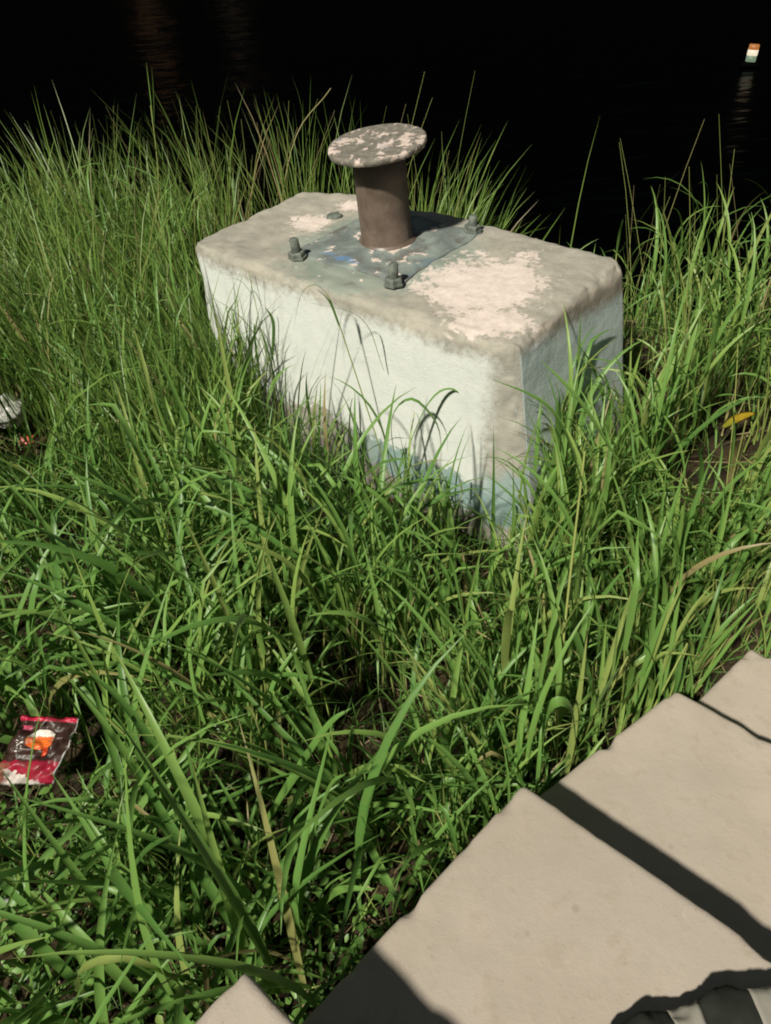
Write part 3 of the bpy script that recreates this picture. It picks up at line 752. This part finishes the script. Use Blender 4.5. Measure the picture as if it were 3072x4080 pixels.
plant('grass plant arching like a hoop before the white face', (1580, 2080), [(1590, 1900, .0)],
      [([(1590, 1900, .0), (1560, 1680, -.02), (1640, 1590, -.04), (1740, 1690, -.04), (1760, 1820, -.04)], .013, .3), ([(1590, 1880, .0), (1700, 1620, -.02), (1800, 1550, -.03), (1890, 1640, -.03)], .011, .2)], .55)
plant('tall upright blades just right of the block', (2560, 2010), [],
      [([(2560, 2010, .0), (2615, 1650, .03), (2560, 1150, .08)], .015, .3), ([(2640, 1990, .0), (2770, 1650, .03), (2690, 1330, .06)], .016, -.3)], .55)
plant('tall thin stalk with a split tip standing highest above the left grass', (640, 1180), [(630, 700, .02), (600, 420, .04)],
      [([(610, 480, .03), (595, 350, .04), (582, 245, .05)], .005, .3), ([(615, 520, .03), (612, 380, .03), (604, 260, .04)], .005, .3)], .7, .006)
plant('dry yellow grass straw crossing others left of the bollard', (1080, 1180), [(1160, 600, .1), (1318, 352, .2)], [([(1210, 480, .14), (1190, 380, .14), (1160, 300, .15)], .006, .4)], .9, .005)

# ------------------------------------------------------------------ litter
def sheet(name, corners, nu, nv, mat, crumple, pillow=0.0, seed=0.0, parent=None, origin=(0, 0, 0)):
    """A crumpled sheet between four corners (bottom left, bottom right, top right, top left) with a UV map, closed at the back."""
    a, b, c, d = [Vector(x) for x in corners]; nrm = (b - a).cross(d - a).normalized()
    org = Vector(origin)
    bm = bmesh.new(); uvl = bm.loops.layers.uv.new('UVMap'); g = {}
    for s_ in (0, 1):
        for j in range(nv + 1):
            for i in range(nu + 1):
                u, v = i / nu, j / nv
                rim = i in (0, nu) or j in (0, nv)
                if s_ and rim: g[1, i, j] = g[0, i, j]; continue
                p = (a * (1 - u) + b * u) * (1 - v) + (d * (1 - u) + c * u) * v
                bulge = (16 * u * (1 - u) * v * (1 - v)) ** 0.5
                h = crumple * (fbm((u * 2, v * 2, 0), 2.2, seed) + 0.5 * abs(nz((u, v, 0), 7, seed)))
                off = h + (pillow * bulge if not s_ else -pillow * bulge * 0.6 - 0.0015)
                w = nrm * off
                g[s_, i, j] = bm.verts.new(p + w - org)
    for s_ in (0, 1):
        for j in range(nv):
            for i in range(nu):
                q = [(i, j), (i + 1, j), (i + 1, j + 1), (i, j + 1)]
                if s_: q.reverse()
                f = bm.faces.new([g[s_, x, y] for x, y in q])
                for lp, (x, y) in zip(f.loops, q): lp[uvl].uv = (x / nu, y / nv)
    return from_bm(name, bm, mat, parent)
def mat_packet():
    k = M('printed_foil'); uv = k.coords('UV'); u, v, _ = k.sep(uv)
    n = k.noise(9, 4, 0.6, uv); nf = k.noise(40, 3, 0.6, uv)
    def band(x, lo, hi, s=0.01): return k.math('MULTIPLY', k.ramp(x, lo - s, lo + s), k.ramp(x, hi - s, hi + s, 1, 0))
    col = k.mix(k.ramp(n, 0.3, 0.7), (0.020, 0.010, 0.008), (0.040, 0.018, 0.014))
    low = k.math('ADD', v, k.math('MULTIPLY', k.math('SUBTRACT', n, 0.5), 0.12))
    col = k.mix(k.ramp(low, 0.33, 0.36, 1, 0), col, (0.24, 0.010, 0.028))
    diag = k.math('ADD', k.math('ADD', v, k.math('MULTIPLY', u, 0.36)), k.math('MULTIPLY', k.math('SUBTRACT', n, 0.5), 0.25))
    col = k.mix(k.ramp(diag, 0.30, 0.312, 1, 0), col, (0.46, 0.41, 0.38))
    left = k.math('MULTIPLY', k.ramp(k.math('ADD', u, k.math('MULTIPLY', k.math('SUBTRACT', n, .5), .3)), 0.16, 0.22, 1, 0), k.ramp(v, 0.30, 0.34, 1, 0))
    col = k.mix(left, col, (0.20, 0.075, 0.05))
    dx = k.math('MULTIPLY', k.math('SUBTRACT', u, 0.52), 1 / 0.25); dy = k.math('MULTIPLY', k.math('SUBTRACT', v, 0.66), 1 / 0.15)
    d = k.math('ADD', k.math('MULTIPLY', dx, dx), k.math('MULTIPLY', dy, dy))
    oval = k.ramp(d, 0.9, 1.0, 1, 0)
    food = k.mix(k.ramp(nf, 0.4, 0.6), (0.55, 0.05, 0.015), (0.62, 0.19, 0.02))
    food = k.mix(k.ramp(k.math('ADD', v, k.math('MULTIPLY', k.math('SUBTRACT', n, 0.5), 0.12)), 0.69, 0.71), food, (0.60, 0.56, 0.50))
    col = k.mix(oval, col, food)
    spill = k.math('MULTIPLY', band(u, 0.60, 0.68), band(v, 0.42, 0.55))
    col = k.mix(spill, col, (0.58, 0.06, 0.015))
    col = k.mix(k.ramp(v, 0.925, 0.935), col, (0.38, 0.012, 0.045))
    col = k.mix(k.ramp(u, 0.965, 0.975), col, (0.55, 0.53, 0.52))
    pk = k.math('MULTIPLY', band(u, 0.10, 0.24), band(v, 0.79, 0.86)); col = k.mix(pk, col, (0.42, 0.06, 0.12))
    mp = k.n('ShaderNodeMapping'); mp.inputs['Scale'].default_value = (26, 30, 1); k.l(uv, mp.inputs[0])
    tx = k.noise(1.0, 2, 0.5, mp.outputs[0])
    txt = k.math('MULTIPLY', k.math('MULTIPLY', band(u, 0.10, 0.26), band(v, 0.47, 0.66)), k.ramp(tx, 0.54, 0.58))
    col = k.mix(txt, col, (0.55, 0.53, 0.50))
    col = k.mix(k.math('MULTIPLY', k.ramp(k.noise(5, 5, 0.65, uv), 0.48, 0.66), 0.6), col, (0.05, 0.036, 0.024))
    k.base(col); k.rough(0.38); k.b.inputs['Specular IOR Level'].default_value = 0.22
    k.bump(k.noise(4, 2, 0.5, uv), 0.25, 0.02); return k.m
pb = at(150, 3000, 0.10)
pk = sheet('snack_packet', [at(-40, 3130, 0.16), at(212, 3125, 0.17), at(322, 2862, 0.24), at(98, 2852, 0.24)], 22, 24, mat_packet(), 0.034, 0.008, 3.3, None, pb)
pk.location = pb
tag(pk, 'crumpled red and black foil snack packet lying in the grass', 'packet')
def crumple_ball(name, c, r, mat, seed, squash=0.6):
    bm = bmesh.new(); bmesh.ops.create_icosphere(bm, subdivisions=4, radius=1.0)
    for v in bm.verts:
        p = tuple(v.co); k = 0.75 + 0.55 * fbm(p, 1.3, seed) + 0.35 * abs(nz(p, 3.2, seed + 4)) - 0.12 * abs(nz(p, 8, seed))
        v.co = Vector((v.co.x * r[0], v.co.y * r[1], v.co.z * r[2])) * k
    return from_bm(name, bm, mat, None, c)
def mat_bag(name, col, tr):
    k = M(name); n = k.noise(18, 4, 0.6, k.coords()); k.base(col); k.rough(0.35)
    k.bump(n, 0.5, 0.01)
    t = k.n('ShaderNodeBsdfTransparent'); x = k.n('ShaderNodeMixShader')
    k.l(k.ramp(n, 0.3, 0.7, tr, tr * 0.5), x.inputs[0]); k.l(k.b.outputs[0], x.inputs[1]); k.l(t.outputs[0], x.inputs[2]); k.l(x.outputs[0], k.out.inputs[0])
    return k.m
b = crumple_ball('plastic_bag', at(18, 1640, 0.15), (0.10, 0.08, 0.075), mat_bag('white_plastic', (0.36, 0.37, 0.33), 0.25), 2.0)
tag(b, 'crumpled white plastic bag at the left edge of the photo', 'plastic bag')
b = crumple_ball('plastic_bag', at(75, 1075, 0.10), (0.10, 0.08, 0.10), mat_bag('clear_plastic', (0.32, 0.36, 0.30), 0.6), 6.0)
tag(b, 'clear plastic bag caught in the tall grass at the upper left', 'plastic bag')
c = at(115, 1745, 0.05)
w = sheet('wrapper_scrap', [at(78, 1770, .05), at(125, 1775, .05), at(150, 1728, .07), at(78, 1745, .07)], 6, 5, simple('red_wrapper', (0.42, 0.07, 0.045), 0.4, var=0.5, scale=25), 0.02, 0.004, 5.0, None, c); w.location = c
tag(w, 'small torn red wrapper scrap just below the white plastic bag', 'wrapper')
c = at(28, 3590, 0.06)
w = sheet('paper_scrap', [at(2, 3604, .06), at(40, 3602, .06), at(42, 3578, .065), at(0, 3574, .065)], 5, 4, simple('white_paper', (0.5, 0.52, 0.5), 0.8, var=0.15), 0.008, 0.002, 9.0, None, c); w.location = c
tag(w, 'tiny white paper scrap at the left edge near the bottom', 'paper')
c = at(2945, 1675, 0.05)
def mat_yellow():
    k = M('yellow_leaf'); n = k.noise(20, 4, 0.6, k.coords('UV')); u, v, _ = k.sep(k.coords('UV'))
    c_ = k.mix(k.ramp(k.math('ADD', u, k.math('MULTIPLY', n, 0.3)), 0.3, 0.6), (0.30, 0.30, 0.03), (0.58, 0.42, 0.035))
    c_ = k.mix(k.ramp(n, 0.62, 0.7), c_, (0.30, 0.15, 0.03)); k.base(c_); k.rough(0.5); return k.m
def lance(name, a, b_, w, mat, parent=None):
    a, b_ = Vector(a), Vector(b_); ax = (b_ - a); L = ax.length; ax.normalize(); sd = ax.cross(Vector((0, 0, 1))).normalized(); up = sd.cross(ax)
    bm = bmesh.new(); uvl = bm.loops.layers.uv.new('UVMap'); rows = []
    for i in range(13):
        t = i / 12; h = w * math.sin(math.pi * min(1, 0.06 + t * 0.92)) ** 0.7 * 0.5
        rows.append([bm.verts.new(ax * (L * (t - .5)) + sd * (h * k_) + up * (0.010 * math.sin(t * 3) + 0.35 * h * k_ * k_ + 0.003 * nz((t, k_, 0), 6))) for k_ in (-1, -.5, 0, .5, 1)])
    for i in range(12):
        for j in range(4):
            f = bm.faces.new((rows[i][j], rows[i][j + 1], rows[i + 1][j + 1], rows[i + 1][j]))
            for lp, (x, y) in zip(f.loops, ((i, j), (i, j + 1), (i + 1, j + 1), (i + 1, j))): lp[uvl].uv = (x / 12, y / 4)
    bmesh.ops.solidify(bm, geom=bm.faces[:], thickness=0.0012)
    return from_bm(name, bm, mat, parent, (a + b_) / 2)
o = lance('fallen_leaf', at(2880, 1705, 0.13), at(3010, 1648, 0.13), 0.040, mat_yellow())
tag(o, 'yellow fallen leaf lying on the soil right of the block', 'leaf')

# ------------------------------------------------------------------ person at the bottom right edge: one trouser leg and shoe
UPPER = simple('dark_green_black_cloth', (0.022, 0.025, 0.020), 0.95, 0.15, 0.2, 25)
WHITEB = simple('white_band', (0.29, 0.275, 0.235), 0.95, 0.1, 0.08, 30)
per = empty('person', (0.50, 0.29, 0.42)); tag(per, 'person in dark trousers with broad white stripes resting a leg on the widest step', 'person')
LEG = [((0.255, 0.262, 0.452), .030), ((0.275, 0.268, 0.462), .050), ((0.325, 0.276, 0.456), .062), ((0.368, 0.282, 0.455), .054), ((0.410, 0.282, 0.460), .062), ((0.455, 0.286, 0.464), .074), ((0.505, 0.282, 0.464), .068), ((0.550, 0.272, 0.470), .072), ((0.62, 0.25, 0.50), .080), ((0.72, 0.22, 0.66), .10), ((0.78, 0.05, 0.74), .11), ((0.78, -0.2, 0.78), .12)]
LN = 88
LP = spline([p for p, r in LEG], LN)
def leg_mesh(i0, i1, grow, mat, name, par):
    bm = bmesh.new(); rings = []
    for i in range(i0, i1 + 1):
        p = LP[i]
        t = i / LN * (len(LEG) - 1); k_ = min(int(t), len(LEG) - 2); rad = LEG[k_][1] + (LEG[k_ + 1][1] - LEG[k_][1]) * (t - k_)
        d = Vector(LP[min(i + 1, LN)] - LP[max(i - 1, 0)]).normalized(); a_ = d.cross(Vector((0, 0, 1))).normalized(); b_ = d.cross(a_)
        ring = []
        for j in range(32):
            g = 2 * math.pi * j / 32; rr = rad * (1 + 0.10 * nz((math.cos(g) * 1.2, math.sin(g) * 1.2, i * 0.16), 1.5, 3) + 0.05 * nz((math.cos(g), math.sin(g), i * 0.4), 2.6, 8) + 0.11 * abs(math.sin(i * 0.20 + 2.2 * math.cos(g) + 1.5 * nz((math.cos(g), i * 0.1, 0), 1.5, 2))) - 0.05) + grow
            q = Vector(p) + a_ * math.cos(g) * rr + b_ * math.sin(g) * rr * 0.52
            if i < LN * 0.66: q.z = max(q.z, 0.426 - grow * 0.5)
            ring.append(bm.verts.new(q - Vector(per.location)))
        rings.append(ring)
    for a, b in zip(rings, rings[1:]):
        for j in range(32): bm.faces.new((a[j], a[(j + 1) % 32], b[(j + 1) % 32], b[j]))
    bm.faces.new(rings[0][::-1]); bm.faces.new(rings[-1])
    return from_bm(name, bm, mat, par)
leg = leg_mesh(0, LN, 0.0, UPPER, 'trouser_leg', per)
leg_mesh(23, 31, 0.002, WHITEB, 'white_stripe', leg)
leg_mesh(43, 51, 0.002, WHITEB, 'white_stripe', leg)


# ------------------------------------------------------------------ added sky-blocking slope, lamps on the far bank, and the lit marker on the river
bm = bmesh.new(); gx = [-420 + 12 * i for i in range(71)]; rows = []  # unseen hill, added and made steep to keep sky glow out of the water
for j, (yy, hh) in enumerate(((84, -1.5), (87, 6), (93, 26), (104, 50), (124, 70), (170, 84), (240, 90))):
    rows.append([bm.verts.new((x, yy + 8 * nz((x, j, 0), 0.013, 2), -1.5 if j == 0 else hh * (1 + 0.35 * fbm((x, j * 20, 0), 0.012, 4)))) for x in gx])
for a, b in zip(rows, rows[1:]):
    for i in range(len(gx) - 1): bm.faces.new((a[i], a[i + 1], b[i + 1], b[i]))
tag(from_bm('sky_blocking_slope', bm, simple('unlit_far_slope', (0.0015, 0.0018, 0.0015), 1.0, 0.0, 0.4, 0.05)), 'unseen near-black slope added beyond the river to keep the water dark', None, None, 'structure')  # near-black base colour stands in for the slope being unlit at night
def emit(name, col, s):
    k = M(name); k.base((0.02, 0.02, 0.02)); k.b.inputs['Emission Color'].default_value = (*col, 1); k.b.inputs['Emission Strength'].default_value = s; return k.m
def far_lamp(px, el, col, s, label):
    d = at(px, 20, -0.35); d.z = 0; d.normalize(); D = 74.0
    p = d * D; z = D * math.tan(R(el)) - 0.35
    e = empty('street_lamp', (p.x, p.y, -0.35)); tag(e, label, 'street lamp', 'lamps on the far bank')
    from_bm('pole', lathe([(0.12, 0), (0.09, z * .5), (0.06, z)], 10), BOLTM, e)
    from_bm('lamp_head', lathe([(0.08, z), (0.30, z + 0.12), (0.38, z + 0.4), (0.28, z + 0.66), (0.08, z + 0.74)], 16), emit('lamp_glow', col, s), e)
far_lamp(585, 7.4, (1.0, 0.50, 0.22), 3.2, 'orange street lamp on the far bank mirrored at the upper left')
far_lamp(925, 7.6, (1.0, 0.62, 0.38), 1.5, 'dimmer street lamp on the far bank mirrored left of centre')
lp = at(2990, 236, -0.28)
lan = empty('river_marker', (lp.x, lp.y, -0.35)); tag(lan, 'small lit river marker with orange, white and green bands in the upper right', 'marker light')
lan.scale = (0.72, 0.72, 0.72); lan.rotation_euler = (0, R(3), math.atan2(-lp.x, lp.y))
def box(hx, hy, hz_, zc, mat, name, par):
    bm = bmesh.new(); bmesh.ops.create_cube(bm, size=1.0)
    for v in bm.verts: v.co = Vector((v.co.x * 2 * hx, v.co.y * 2 * hy, v.co.z * 2 * hz_ + zc))
    bmesh.ops.bevel(bm, geom=bm.edges[:], offset=0.008, segments=2, affect='EDGES')
    return from_bm(name, bm, mat, par)
box(0.068, 0.045, 0.030, 0.252, emit('orange_light', (0.75, 0.24, 0.035), 0.42), 'orange_band', lan)
box(0.070, 0.047, 0.036, 0.184, emit('white_light', (1.0, 0.90, 0.66), 0.62), 'white_band', lan)
box(0.068, 0.045, 0.038, 0.108, emit('green_light', (0.32, 0.48, 0.30), 0.34), 'green_band', lan)
fl = box(0.11, 0.09, 0.03, 0.03, simple('black_rubber', (0.0015, 0.0015, 0.0015), 1.0, 0.0), 'float', lan)
